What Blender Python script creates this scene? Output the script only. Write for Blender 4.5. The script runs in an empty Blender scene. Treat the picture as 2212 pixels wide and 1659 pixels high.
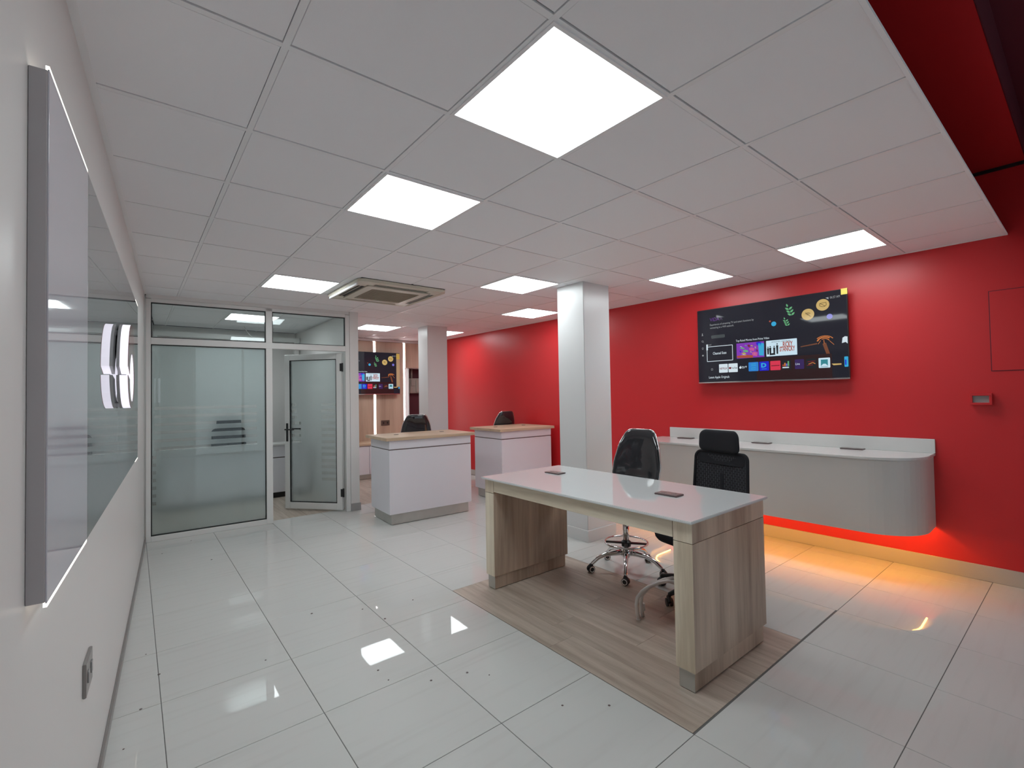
import bpy, bmesh, math, random
from mathutils import Vector, Matrix
random.seed(7)
SC = bpy.context.scene
COL = SC.collection
PI = math.pi

# ------------------------------------------------------------------ camera, world, exposure
FPX, YAW, PITCH, ROLL = 1018.6, -.6773, .0226, -.0173
CZ = 1.467
CEIL = CZ + 1.1167
cy, sy, cp, sp, cr, sr = math.cos(YAW), math.sin(YAW), math.cos(PITCH), math.sin(PITCH), math.cos(ROLL), math.sin(ROLL)
r_ = Vector((cy, sy, 0)); f_ = Vector((-sy, cy, 0)); u_ = Vector((0, 0, 1))
F3 = f_ * cp + u_ * sp
U2 = -f_ * sp + u_ * cp
R3 = r_ * cr + U2 * sr
U3 = -r_ * sr + U2 * cr
cam = bpy.data.cameras.new('camera')
cam.sensor_fit = 'HORIZONTAL'; cam.sensor_width = 36.0; cam.lens = 36.0 * FPX / 2212
cam.clip_start = .01
camo = bpy.data.objects.new('camera', cam); COL.objects.link(camo)
M4 = Matrix((R3, U3, -F3)).transposed().to_4x4(); M4.translation = Vector((0, 0, CZ))
camo.matrix_world = M4
SC.camera = camo

w = bpy.data.worlds.new('world'); SC.world = w; w.use_nodes = True
w.node_tree.nodes['Background'].inputs['Color'].default_value = (.75, .82, .9, 1)
w.node_tree.nodes['Background'].inputs['Strength'].default_value = 1.0
SC.view_settings.view_transform = 'Standard'
SC.view_settings.look = 'None'
SC.view_settings.gamma = 1
SC.view_settings.use_curve_mapping = False
SC.view_settings.exposure = 0.0
SC.cycles.max_bounces = 14
SC.cycles.diffuse_bounces = 7
SC.cycles.transmission_bounces = 12
SC.cycles.transparent_max_bounces = 16
SC.cycles.sample_clamp_indirect = 4
SC.cycles.use_denoising = True
PANEL_L = 11.0

# ------------------------------------------------------------------ materials
def new_mat(name):
    m = bpy.data.materials.new(name); m.use_nodes = True
    nt = m.node_tree; b = nt.nodes['Principled BSDF']
    return m, nt, b

def plain(name, col, rough=.5, metal=0, spec=.5, coat=0, bump=0, bscale=200, vary=0, vscale=3):
    m, nt, b = new_mat(name)
    b.inputs['Base Color'].default_value = (*col, 1)
    b.inputs['Roughness'].default_value = rough
    b.inputs['Metallic'].default_value = metal
    b.inputs['Specular IOR Level'].default_value = spec
    b.inputs['Coat Weight'].default_value = coat
    tc = nt.nodes.new('ShaderNodeTexCoord')
    if bump:
        n = nt.nodes.new('ShaderNodeTexNoise'); n.inputs['Scale'].default_value = bscale; n.inputs['Detail'].default_value = 3
        nt.links.new(tc.outputs['Object'], n.inputs['Vector'])
        bp = nt.nodes.new('ShaderNodeBump'); bp.inputs['Strength'].default_value = bump; bp.inputs['Distance'].default_value = .002
        nt.links.new(n.outputs['Fac'], bp.inputs['Height']); nt.links.new(bp.outputs['Normal'], b.inputs['Normal'])
    if vary:
        n = nt.nodes.new('ShaderNodeTexNoise'); n.inputs['Scale'].default_value = vscale; n.inputs['Detail'].default_value = 4
        nt.links.new(tc.outputs['Object'], n.inputs['Vector'])
        r = nt.nodes.new('ShaderNodeMapRange'); r.inputs['To Min'].default_value = 1 - vary; r.inputs['To Max'].default_value = 1 + vary
        nt.links.new(n.outputs['Fac'], r.inputs['Value'])
        mx = nt.nodes.new('ShaderNodeVectorMath'); mx.operation = 'SCALE'; mx.inputs[0].default_value = col
        nt.links.new(r.outputs['Result'], mx.inputs['Scale']); nt.links.new(mx.outputs['Vector'], b.inputs['Base Color'])
    return m

def emit(name, col, strength, base=(.8, .8, .8), rough=.4):
    m, nt, b = new_mat(name)
    b.inputs['Base Color'].default_value = (*base, 1)
    b.inputs['Emission Color'].default_value = (*col, 1)
    b.inputs['Emission Strength'].default_value = strength
    b.inputs['Roughness'].default_value = rough
    return m

def wood(name, c1, c2, axis='Z', scale=1.0, rough=.45, rand=True, grain=1.0):
    """streaky laminate: noise stretched along one axis plus wavy growth lines"""
    m, nt, b = new_mat(name)
    N, L = nt.nodes, nt.links
    tc = N.new('ShaderNodeTexCoord')
    mp = N.new('ShaderNodeMapping')
    s = [14 * scale] * 3; s['XYZ'.index(axis)] = .9 * scale
    mp.inputs['Scale'].default_value = s
    L.new(tc.outputs['Object'], mp.inputs['Vector'])
    src = mp.outputs['Vector']
    if rand:
        oi = N.new('ShaderNodeObjectInfo'); va = N.new('ShaderNodeVectorMath'); va.operation = 'ADD'
        sc = N.new('ShaderNodeVectorMath'); sc.operation = 'SCALE'; sc.inputs[0].default_value = (37, 53, 29)
        L.new(oi.outputs['Random'], sc.inputs['Scale']); L.new(src, va.inputs[0]); L.new(sc.outputs['Vector'], va.inputs[1]); src = va.outputs['Vector']
    n1 = N.new('ShaderNodeTexNoise'); n1.inputs['Scale'].default_value = .55; n1.inputs['Detail'].default_value = 3; n1.inputs['Distortion'].default_value = .6
    n2 = N.new('ShaderNodeTexNoise'); n2.inputs['Scale'].default_value = 4.5; n2.inputs['Detail'].default_value = 6; n2.inputs['Roughness'].default_value = .65
    for n in (n1, n2): L.new(src, n.inputs['Vector'])
    a = N.new('ShaderNodeMath'); a.operation = 'MULTIPLY_ADD'; a.inputs[1].default_value = .45 * grain
    L.new(n2.outputs['Fac'], a.inputs[0]); L.new(n1.outputs['Fac'], a.inputs[2])
    mr = N.new('ShaderNodeMapRange'); mr.inputs['From Min'].default_value = .42 + .1 * grain; mr.inputs['From Max'].default_value = .72 + .2 * grain
    L.new(a.outputs['Value'], mr.inputs['Value'])
    mx = N.new('ShaderNodeMix'); mx.data_type = 'RGBA'
    mx.inputs['A'].default_value = (*c1, 1); mx.inputs['B'].default_value = (*c2, 1)
    L.new(mr.outputs['Result'], mx.inputs['Factor']); L.new(mx.outputs['Result'], b.inputs['Base Color'])
    b.inputs['Roughness'].default_value = rough
    bp = N.new('ShaderNodeBump'); bp.inputs['Strength'].default_value = .15; bp.inputs['Distance'].default_value = .001
    L.new(n2.outputs['Fac'], bp.inputs['Height']); L.new(bp.outputs['Normal'], b.inputs['Normal'])
    return m

def tile_mat():
    m, nt, b = new_mat('polished porcelain')
    N, L = nt.nodes, nt.links
    tc = N.new('ShaderNodeTexCoord'); mp = N.new('ShaderNodeMapping'); mp.inputs['Scale'].default_value = (1.1, 16, 1)
    L.new(tc.outputs['Object'], mp.inputs['Vector'])
    oi = N.new('ShaderNodeObjectInfo'); va = N.new('ShaderNodeVectorMath'); va.operation = 'ADD'
    sc = N.new('ShaderNodeVectorMath'); sc.operation = 'SCALE'; sc.inputs[0].default_value = (31, 47, 11)
    L.new(oi.outputs['Random'], sc.inputs['Scale']); L.new(mp.outputs['Vector'], va.inputs[0]); L.new(sc.outputs['Vector'], va.inputs[1])
    n = N.new('ShaderNodeTexNoise'); n.inputs['Scale'].default_value = 1.6; n.inputs['Detail'].default_value = 5
    L.new(va.outputs['Vector'], n.inputs['Vector'])
    mr = N.new('ShaderNodeMapRange'); mr.inputs['From Min'].default_value = .52; mr.inputs['From Max'].default_value = .78
    L.new(n.outputs['Fac'], mr.inputs['Value'])
    mx = N.new('ShaderNodeMix'); mx.data_type = 'RGBA'
    mx.inputs['A'].default_value = (.60, .605, .585, 1); mx.inputs['B'].default_value = (.565, .565, .545, 1)
    L.new(mr.outputs['Result'], mx.inputs['Factor']); L.new(mx.outputs['Result'], b.inputs['Base Color'])
    b.inputs['Roughness'].default_value = .018
    b.inputs['IOR'].default_value = 1.30
    nb = N.new('ShaderNodeTexNoise'); nb.inputs['Scale'].default_value = 5; nb.inputs['Detail'].default_value = 1
    L.new(tc.outputs['Object'], nb.inputs['Vector'])
    bp = N.new('ShaderNodeBump'); bp.inputs['Strength'].default_value = .07; bp.inputs['Distance'].default_value = .002
    L.new(nb.outputs['Fac'], bp.inputs['Height']); L.new(bp.outputs['Normal'], b.inputs['Normal'])
    return m

def glass_mat(name, tint):
    m, nt, b = new_mat(name); N, L = nt.nodes, nt.links
    tr = N.new('ShaderNodeBsdfTransparent'); tr.inputs['Color'].default_value = (*tint, 1)
    gl = N.new('ShaderNodeBsdfGlossy'); gl.inputs['Roughness'].default_value = 0.0; gl.inputs['Color'].default_value = (.95, 1, 1, 1)
    fr = N.new('ShaderNodeFresnel'); fr.inputs['IOR'].default_value = 1.45
    mx = N.new('ShaderNodeMixShader')
    L.new(fr.outputs['Fac'], mx.inputs['Fac']); L.new(tr.outputs['BSDF'], mx.inputs[1]); L.new(gl.outputs['BSDF'], mx.inputs[2])
    L.new(mx.outputs['Shader'], N['Material Output'].inputs['Surface'])
    N.remove(b)
    return m

def frost_mat():
    m, nt, b = new_mat('frosted film'); N, L = nt.nodes, nt.links
    rf = N.new('ShaderNodeBsdfRefraction'); rf.inputs['Roughness'].default_value = .42; rf.inputs['IOR'].default_value = 1.15
    rf.inputs['Color'].default_value = (.97, 1, 1, 1)
    tl = N.new('ShaderNodeBsdfTranslucent'); tl.inputs['Color'].default_value = (.94, .96, .965, 1)
    df = N.new('ShaderNodeBsdfDiffuse'); df.inputs['Color'].default_value = (.88, .905, .91, 1)
    m1 = N.new('ShaderNodeMixShader'); m1.inputs['Fac'].default_value = .55
    L.new(tl.outputs['BSDF'], m1.inputs[1]); L.new(df.outputs['BSDF'], m1.inputs[2])
    m2 = N.new('ShaderNodeMixShader'); m2.inputs['Fac'].default_value = .27
    L.new(rf.outputs['BSDF'], m2.inputs[1]); L.new(m1.outputs['Shader'], m2.inputs[2])
    L.new(m2.outputs['Shader'], N['Material Output'].inputs['Surface'])
    N.remove(b)
    return m

def mesh_fabric():
    m, nt, b = new_mat('black woven mesh'); N, L = nt.nodes, nt.links
    tc = N.new('ShaderNodeTexCoord')
    sx = N.new('ShaderNodeSeparateXYZ'); L.new(tc.outputs['Object'], sx.inputs['Vector'])
    cb = N.new('ShaderNodeCombineXYZ'); L.new(sx.outputs['Z'], cb.inputs['X']); L.new(sx.outputs['X'], cb.inputs['Y'])
    br = N.new('ShaderNodeTexBrick'); br.inputs['Scale'].default_value = 1
    br.inputs['Brick Width'].default_value = .034; br.inputs['Row Height'].default_value = .0155; br.inputs['Mortar Size'].default_value = .0042
    br.inputs['Mortar Smooth'].default_value = .2
    br.inputs['Color1'].default_value = (.05, .05, .06, 1); br.inputs['Color2'].default_value = (.035, .035, .045, 1); br.inputs['Mortar'].default_value = (.006, .006, .009, 1)
    L.new(cb.outputs['Vector'], br.inputs['Vector']); L.new(br.outputs['Color'], b.inputs['Base Color'])
    b.inputs['Roughness'].default_value = .8
    bp = N.new('ShaderNodeBump'); bp.inputs['Strength'].default_value = .5; bp.inputs['Distance'].default_value = .002; bp.invert = True
    L.new(br.outputs['Fac'], bp.inputs['Height']); L.new(bp.outputs['Normal'], b.inputs['Normal'])
    return m

WHITE = plain('white wall paint', (.70, .69, .675), .38, bump=.05, bscale=160)
CEILM = plain('ceiling tile', (.88, .88, .90), .75, bump=.12, bscale=420)
BARM = plain('ceiling grid metal', (.86, .86, .87), .35)
VOID = plain('ceiling void', (.05, .05, .05), .9)
RED = plain('red wall paint', (.60, .021, .026), .36, bump=.10, bscale=260)
REDDARK = plain('dark red paint', (.10, .012, .025), .6, bump=.1, bscale=90)
PILLAR = plain('white pillar paint', (.69, .69, .69), .3)
GROUT = plain('floor grout', (.13, .13, .125), .8)
TILE = tile_mat()
SKIRT = plain('tile skirting', (.52, .49, .45), .25)
SKIRTG = plain('grey skirting', (.34, .335, .33), .4)
VINYL = wood('wood plank vinyl', (.35, .285, .23), (.52, .445, .375), 'Y', 2.2, .42)
OAK = wood('oak laminate upright', (.54, .45, .33), (.82, .73, .58), 'Z', .9, .42)
OAKH = wood('oak laminate along', (.56, .48, .36), (.80, .72, .57), 'Y', .9, .42)
OAKX = wood('oak laminate across', (.46, .33, .22), (.62, .47, .33), 'X', .75, .42)
OAKD = wood('brown oak laminate', (.27, .195, .145), (.60, .475, .37), 'Z', .5, .42)
BACKW = wood('wall oak laminate', (.40, .28, .205), (.58, .44, .335), 'Z', .55, .45)
STEEL = plain('brushed steel plinth', (.52, .52, .49), .32, metal=.55, bump=.1, bscale=60, vary=.12, vscale=9)
CHROME = plain('chrome', (.75, .75, .75), .08, metal=1)
LACQ = plain('white lacquer', (.76, .75, .80), .28)
LACQG = plain('grey lacquer', (.60, .58, .555), .4)
GLASSTOP = plain('white back-painted glass', (.66, .685, .685), .03, spec=.6)
CORIAN = plain('white solid surface', (.66, .66, .645), .15)
BLACKGL = plain('glossy black leather', (.018, .018, .022), .07, spec=.8)
BLACKF = plain('black fabric', (.012, .012, .016), .9, bump=.3, bscale=500)
BLACKP = plain('black plastic', (.014, .014, .015), .35)
GREYBOX = plain('dark grey metal', (.16, .125, .125), .35, metal=.4)
MESHF = mesh_fabric()
ALU = plain('white powder coated aluminium', (.70, .70, .685), .35)
GASKET = plain('black gasket', (.01, .012, .012), .5)
GLASS = glass_mat('clear glass', (.955, .98, .975))
FROST = frost_mat()
CREAM = plain('cream plastic', (.58, .54, .44), .35)
CREAMD = plain('return grille mesh', (.30, .255, .19), .6)
PVCW = plain('white pvc conduit', (.72, .70, .68), .4)
PANELM = plain('satin white acrylic', (.62, .605, .66), .04, spec=.5)
PANELD = plain('dark glossy acrylic', (.26, .275, .28), .012, spec=.55)
PANELS = plain('grey panel return', (.50, .47, .48), .6)
LIGHT = emit('led panel', (.90, .98, 1.0), PANEL_L)
LEDW = emit('white led strip', (1.0, .93, .96), 9)
LEDS = emit('warm led strip', (1.0, .93, .80), 2.2)
LEDO = emit('amber led strip', (1.0, .44, .06), 60)
LETTERW = emit('lit letter return', (.88, .84, 1.0), .95)
LETTERG = plain('letter rim', (.42, .41, .42), .4)
LETTERR = plain('letter face', (.30, .13, .12), .1)
SOCK = plain('grey socket plate', (.28, .26, .25), .3, metal=.3)
BROWNP = plain('brown plate', (.11, .075, .06), .35)
KEXT = plain('grey plaster', (.35, .35, .35), .7)
DARKV = plain('dark red recess lining', (.09, .02, .03), .7)  # very dark red tone for the recess lining
BOXG = plain('grey enclosure', (.33, .31, .27), .5)
CARD = plain('cardboard', (.62, .48, .27), .7)
YEL = plain('yellow sticker', (.85, .68, .12), .5)

# ------------------------------------------------------------------ helpers
def obj(name, bm, mat, parent=None, loc=None, smooth=False):
    me = bpy.data.meshes.new(name)
    if smooth:
        for f in bm.faces: f.smooth = True
    bm.to_mesh(me); bm.free()
    if mat is not None: me.materials.append(mat)
    o = bpy.data.objects.new(name, me); COL.objects.link(o)
    if parent is not None: o.parent = parent
    if loc is not None: o.location = loc
    return o

def tag(o, label=None, cat=None, group=None, kind=None):
    if label: o['label'] = label
    if cat: o['category'] = cat
    if group: o['group'] = group
    if kind: o['kind'] = kind
    return o

def thing(name, label, cat, loc=(0, 0, 0), rz=0, group=None, rx=0):
    o = bpy.data.objects.new(name, None); COL.objects.link(o)
    o.empty_display_size = .1
    o.location = loc; o.rotation_euler = (rx, 0, rz)
    return tag(o, label, cat, group)

def struct(name, bm, mat, label=None, parent=None):
    o = obj(name, bm, mat, parent)
    return tag(o, label, kind='structure')

def dup(root, loc=None, rz=None, label=None):
    def cp(o, par):
        c = o.copy(); COL.objects.link(c)
        if par is not None: c.parent = par
        for ch in [x for x in bpy.data.objects if x.parent == o]: cp(ch, c)
        return c
    r = cp(root, None)
    if loc is not None: r.location = loc
    if rz is not None: r.rotation_euler = (0, 0, rz)
    if label: r['label'] = label
    return r

def BM(): return bmesh.new()

def box(bm, x0, x1, y0, y1, z0, z1, bev=0, seg=1):
    m = bmesh.new()
    bmesh.ops.create_cube(m, size=1)
    for v in m.verts:
        v.co = Vector((x0 + (v.co.x + .5) * (x1 - x0), y0 + (v.co.y + .5) * (y1 - y0), z0 + (v.co.z + .5) * (z1 - z0)))
    if bev: bmesh.ops.bevel(m, geom=m.edges[:], offset=bev, segments=seg, affect='EDGES')
    add(bm, m)
    return bm

def add(bm, m):
    me = bpy.data.meshes.new('tmp'); m.to_mesh(me); m.free(); bm.from_mesh(me); bpy.data.meshes.remove(me)

def prism(bm, pts, z0, z1, bev=0, seg=2, mapf=None):
    """polygon in (a,b) extruded along c; mapf(a,b,c)->Vector"""
    m = bmesh.new()
    mf = mapf or (lambda a, b, c: Vector((a, b, c)))
    lo = [m.verts.new(mf(a, b, z0)) for a, b in pts]; hi = [m.verts.new(mf(a, b, z1)) for a, b in pts]
    n = len(pts)
    m.faces.new(lo[::-1]); m.faces.new(hi)
    rim = []
    for i in range(n): m.faces.new((lo[i], lo[(i + 1) % n], hi[(i + 1) % n], hi[i]))
    bmesh.ops.recalc_face_normals(m, faces=m.faces[:])
    if bev:
        es = [e for e in m.edges if (e.verts[0] in lo and e.verts[1] in lo) or (e.verts[0] in hi and e.verts[1] in hi)]
        bmesh.ops.bevel(m, geom=es, offset=bev, segments=seg, affect='EDGES')
    add(bm, m); return bm

def rpoly(pts, rad, seg=5):
    """round the corners of a polygon; rad a number or one per corner"""
    out = []; n = len(pts)
    for i in range(n):
        p = Vector(pts[i]); a = Vector(pts[i - 1]); b = Vector(pts[(i + 1) % n])
        r = rad[i] if isinstance(rad, (list, tuple)) else rad
        if r <= 0: out.append(tuple(p)); continue
        da = (a - p).normalized(); db = (b - p).normalized()
        ang = da.angle(db); t = min(r / math.tan(ang / 2), (a - p).length * .49, (b - p).length * .49)
        r2 = t * math.tan(ang / 2)
        c = p + (da + db).normalized() * (r2 / math.sin(ang / 2))
        s = p + da * t - c; e = p + db * t - c
        a0 = math.atan2(s.y, s.x); a1 = math.atan2(e.y, e.x)
        d = (a1 - a0 + PI) % (2 * PI) - PI
        for k in range(seg + 1):
            q = a0 + d * k / seg; out.append((c.x + r2 * math.cos(q), c.y + r2 * math.sin(q)))
    return out

def tube(bm, path, rad, seg=10, caps=True):
    m = bmesh.new(); P = [Vector(p) for p in path]; n = len(P)
    R = rad if isinstance(rad, (list, tuple)) else [rad] * n
    T = [(P[min(i + 1, n - 1)] - P[max(i - 1, 0)]).normalized() for i in range(n)]
    nrm = T[0].orthogonal().normalized(); rings = []
    for i in range(n):
        nrm = (nrm - T[i] * nrm.dot(T[i])).normalized(); bn = T[i].cross(nrm)
        rings.append([m.verts.new(P[i] + (nrm * math.cos(2 * PI * k / seg) + bn * math.sin(2 * PI * k / seg)) * R[i]) for k in range(seg)])
    for i in range(n - 1):
        for k in range(seg):
            m.faces.new((rings[i][k], rings[i][(k + 1) % seg], rings[i + 1][(k + 1) % seg], rings[i + 1][k]))
    if caps: m.faces.new(rings[0][::-1]); m.faces.new(rings[-1])
    bmesh.ops.recalc_face_normals(m, faces=m.faces[:])
    add(bm, m); return bm

def lathe(bm, prof, c=(0, 0, 0), seg=20, mat=None):
    m = bmesh.new(); rings = []
    for r, z in prof:
        rings.append([m.verts.new((r * math.cos(2 * PI * k / seg), r * math.sin(2 * PI * k / seg), z)) for k in range(seg)])
    for i in range(len(prof) - 1):
        for k in range(seg): m.faces.new((rings[i][k], rings[i][(k + 1) % seg], rings[i + 1][(k + 1) % seg], rings[i + 1][k]))
    m.faces.new(rings[0][::-1]); m.faces.new(rings[-1])
    bmesh.ops.recalc_face_normals(m, faces=m.faces[:])
    M = Matrix.Translation(c) @ (mat or Matrix.Identity(4))
    bmesh.ops.transform(m, matrix=M, verts=m.verts[:])
    add(bm, m); return bm

def torus(bm, R, r, c=(0, 0, 0), seg=36, s2=8):
    m = bmesh.new(); g = []
    for i in range(seg):
        a = 2 * PI * i / seg
        g.append([m.verts.new((c[0] + (R + r * math.cos(2 * PI * k / s2)) * math.cos(a), c[1] + (R + r * math.cos(2 * PI * k / s2)) * math.sin(a), c[2] + r * math.sin(2 * PI * k / s2))) for k in range(s2)])
    for i in range(seg):
        for k in range(s2): m.faces.new((g[i][k], g[(i + 1) % seg][k], g[(i + 1) % seg][(k + 1) % s2], g[i][(k + 1) % s2]))
    bmesh.ops.recalc_face_normals(m, faces=m.faces[:])
    add(bm, m); return bm

def pad(bm, outline, df, db, fn, rings=7, pw=4.0):
    """pillow: outline in (a,b), puffed df to -d and db to +d; fn(a,b,d)->Vector"""
    m = bmesh.new(); n = len(outline)
    ca = sum(p[0] for p in outline) / n; cb = sum(p[1] for p in outline) / n
    def ring(s, d): return [m.verts.new(fn(ca + (a - ca) * s, cb + (b - cb) * s, d)) for a, b in outline]
    base = ring(1, 0)
    for sgn, D in ((-1, df), (1, db)):
        prev = base
        for k in range(1, rings):
            s = math.cos(k / rings * PI / 2) ** .55
            cur = ring(s, sgn * D * (1 - s ** pw) ** .5)
            for i in range(n): m.faces.new((prev[i], prev[(i + 1) % n], cur[(i + 1) % n], cur[i]))
            prev = cur
        c = m.verts.new(fn(ca, cb, sgn * D))
        for i in range(n): m.faces.new((prev[i], prev[(i + 1) % n], c))
    bmesh.ops.recalc_face_normals(m, faces=m.faces[:])
    add(bm, m); return bm

def text_bm(body, height, x=0, z=0, y=0, align='LEFT', width=None, bold=0):
    cu = bpy.data.curves.new('t', 'FONT'); cu.body = body; cu.size = 1; cu.align_x = 'LEFT'; cu.resolution_u = 2
    cu.offset = bold
    o = bpy.data.objects.new('t', cu); COL.objects.link(o)
    me = bpy.data.meshes.new_from_object(o)
    bm = bmesh.new(); bm.from_mesh(me)
    bpy.data.objects.remove(o); bpy.data.meshes.remove(me); bpy.data.curves.remove(cu)
    if bm.verts:
        xs = [v.co.x for v in bm.verts]; ys = [v.co.y for v in bm.verts]
        x0, x1, y0 = min(xs), max(xs), 0
        sz = height / .72; sx = sz if width is None else width / max(1e-6, x1 - x0)
        off = {'LEFT': 0, 'CENTER': (x1 - x0) * sx / 2, 'RIGHT': (x1 - x0) * sx}[align]
        for v in bm.verts: v.co = Vector((x + (v.co.x - x0) * sx - off, y, z + v.co.y * sz))
    return bm

# wall frames
def lx(y): return -.24 + .0535 * y             # left wall face
def rxw(y): return 5.03 - .022 * (y - .4)      # red wall face
def py(x): return 6.255 - .0535 * x            # glazed partition plane
LROT = -math.atan(.0535)                        # left wall turns clockwise seen from above
YB = 8.65                                       # wood wall

# ------------------------------------------------------------------ structure: floor
TX, TY, TS = 1.285, 1.715, .5886
PATCH = (1.877, 3.06, 1.135, 3.09)
P2 = (2.42, 4.32, 6.36, 8.65)
OFF = (-.2, 2.26, 6.27, 8.65)
bm = BM(); box(bm, -.7, 5.4, -2.3, 9.0, -.06, -.0025)
floor = struct('floor', bm, GROUT)
def sub(rs, h):
    out = []
    for (a, b, c, d) in rs:
        x0, x1, y0, y1 = max(a, h[0]), min(b, h[1]), max(c, h[2]), min(d, h[3])
        if x0 >= x1 or y0 >= y1: out.append((a, b, c, d)); continue
        if c < y0: out.append((a, b, c, y0))
        if y1 < d: out.append((a, b, y1, d))
        if a < x0: out.append((a, x0, y0, y1))
        if x1 < b: out.append((x1, b, y0, y1))
    return out
G = .0028
def tile_mesh(sx, sy, bev=.0012, h=.012, name='tile', mat=TILE):
    b = BM(); box(b, -sx / 2, sx / 2, -sy / 2, sy / 2, -h, 0, bev)
    me = bpy.data.meshes.new(name); b.to_mesh(me); b.free(); me.materials.append(mat); return me
cache = {}
def put_piece(name, r, mat, parent, z=0, h=.012, bev=.0012, gap=G):
    sx, sy_ = r[1] - r[0] - gap, r[3] - r[2] - gap
    if sx < .012 or sy_ < .012: return
    k = (name, round(sx, 3), round(sy_, 3), h)
    if k not in cache: cache[k] = tile_mesh(sx, sy_, bev, h, name, mat)
    o = bpy.data.objects.new(name, cache[k]); COL.objects.link(o); o.parent = parent
    o.location = ((r[0] + r[1]) / 2, (r[2] + r[3]) / 2, z); return o
for i in range(-3, 8):
    for j in range(-7, 13):
        x0, y0 = TX + i * TS, TY + j * TS
        y0c = max(y0, -2.3)
        rect = (max(x0, min(lx(y0), lx(y0 + TS)) - .01 if y0 < 6.2 else .1), min(x0 + TS, rxw(y0 + TS) - .001), y0c, min(y0 + TS, YB))
        if rect[0] >= rect[1] or y0 < -2.6 or rect[2] >= rect[3]: continue
        rs = [rect]
        for h in (PATCH, P2, OFF): rs = sub(rs, h)
        for r in rs: put_piece('tile', r, TILE, floor)
# plank vinyl insets
for (px0, px1, py0, py1), pw, pl in ((PATCH, .197, 1.22), (P2, .19, 1.22), (OFF, .19, 1.22)):
    n = int(math.ceil((px1 - px0) / pw))
    for i in range(n):
        a = px0 + i * pw; b_ = min(a + pw, px1)
        y = py0 - random.random() * pl * .8
        while y < py1:
            c, d = max(y, py0), min(y + pl, py1)
            if d - c > .02: put_piece('plank', (a, b_, c, d), VINYL, floor, 0, .01, .0008, .0007)
            y += pl

# ------------------------------------------------------------------ structure: ceiling
AX, AY = .377, .986
bm = BM(); box(bm, -.5, 5.3, .402, 8.9, CEIL + .022, CEIL + .05)
ceil = struct('ceiling', bm, VOID)
lights = {}
LC = [(1, 0), (1, 2), (1, 6), (4, 4), (6, 2), (6, 0), (6, 6), (4, 10), (6, 10), (1, 10)]
AC = (1.64, 2.58, 4.25, 5.24)
for i in range(-1, 8):
    for j in range(-1, 14):
        if (i, j) in LC: continue
        x0, x1, y0, y1 = AX + .6 * i, AX + .6 * (i + 1), AY + .6 * j, AY + .6 * (j + 1)
        y0 = max(y0, .402); y1 = min(y1, YB)
        if y1 - y0 < .05: continue
        fr = .0115 if j == -1 else 0
        xl = min(lx(y0), lx(y1)) + .004; xr = rxw(y0) - .004
        slant = x0 < max(lx(y0), lx(y1)) or x1 > rxw(y1) - .004
        if slant:
            q = [(max(x0 + .0125, lx(y0 + .0125) + .018), y0 + .0125 - fr), (min(x1 - .0125, rxw(y0) - .016), y0 + .0125 - fr), (min(x1 - .0125, rxw(y1) - .016), y1 - .0165), (max(x0 + .0125, lx(y1) + .018), y1 - .0165)]
            if q[1][0] - q[0][0] < .03 or q[2][0] - q[3][0] < .02: continue
            b = BM(); prism(b, [(p[0] - q[0][0], p[1] - q[0][1]) for p in q], 0, .015, .0015, 1)
            o = obj('ceiling_tile', b, CEILM, ceil); o.location = (q[0][0], q[0][1], CEIL + .001 + random.random() * .0015); continue
        x0 = max(x0, xl); x1 = min(x1, xr)
        if x1 - x0 < .03: continue
        rs = sub([(x0 + .0125, x1 - .0135, y0 + .0120 - fr, y1 - .0165)], (AC[0] + .02, AC[1] - .02, AC[2] + .02, AC[3] - .02))
        if not rs: continue
        # pieces of a cut tile are one tile
        b = BM()
        cx, cyy = (x0 + x1) / 2, (y0 + y1) / 2
        for r in rs: box(b, r[0] - cx, r[1] - cx, r[2] - cyy, r[3] - cyy, 0, .015, .0015 if len(rs) == 1 else 0)
        key = ('ct', round(x1 - x0, 3), round(y1 - y0, 3)) if len(rs) == 1 and rs[0][1] - rs[0][0] > x1 - x0 - .032 and rs[0][3] - rs[0][2] > y1 - y0 - .034 else None
        if key and key in cache:
            b.free(); o = bpy.data.objects.new('ceiling_tile', cache[key]); COL.objects.link(o); o.parent = ceil
        else:
            o = obj('ceiling_tile', b, CEILM, ceil)
            if key: cache[key] = o.data
        o.location = (cx, cyy, CEIL + .001 + random.random() * .0015)
for i in range(0, 8):
    x = AX + .6 * i
    for (a, b_) in ((.402, AC[2]), (AC[3], YB)) if AC[0] < x < AC[1] else ((.402, YB),):
        if x < lx(b_): b_ = (x + .24) / .0535
        b = BM(); box(b, x - .0105, x + .0105, a, b_, CEIL, CEIL + .02); obj('grid_bar', b, BARM, ceil)
for j in range(0, 13):
    y = AY + .6 * j
    segs = ((lx(y), AC[0]), (AC[1], rxw(y))) if AC[2] < y < AC[3] else ((lx(y), rxw(y)),)
    for a, b_ in segs:
        b = BM(); box(b, a, b_, y - .0105, y + .0105, CEIL + .0006, CEIL + .0195); obj('grid_bar', b, BARM, ceil)
b = BM(); box(b, lx(.4), rxw(.4), .388, .402, CEIL - .002, CEIL + .010); o = obj('edge_trim', b, CEILM, ceil)
for y0, y1 in ((.402, 6.2),):                   # wall angle along left wall
    b = BM(); prism(b, [(lx(y0), y0), (lx(y0) + .022, y0), (lx(y1) + .022, y1), (lx(y1), y1)], CEIL - .002, CEIL + .02); obj('wall_angle', b, BARM, ceil)
b = BM(); prism(b, [(rxw(.402) - .02, .402), (rxw(.402), .402), (rxw(YB), YB), (rxw(YB) - .02, YB)], CEIL - .0015, CEIL + .02); obj('wall_angle', b, BARM, ceil)

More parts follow.
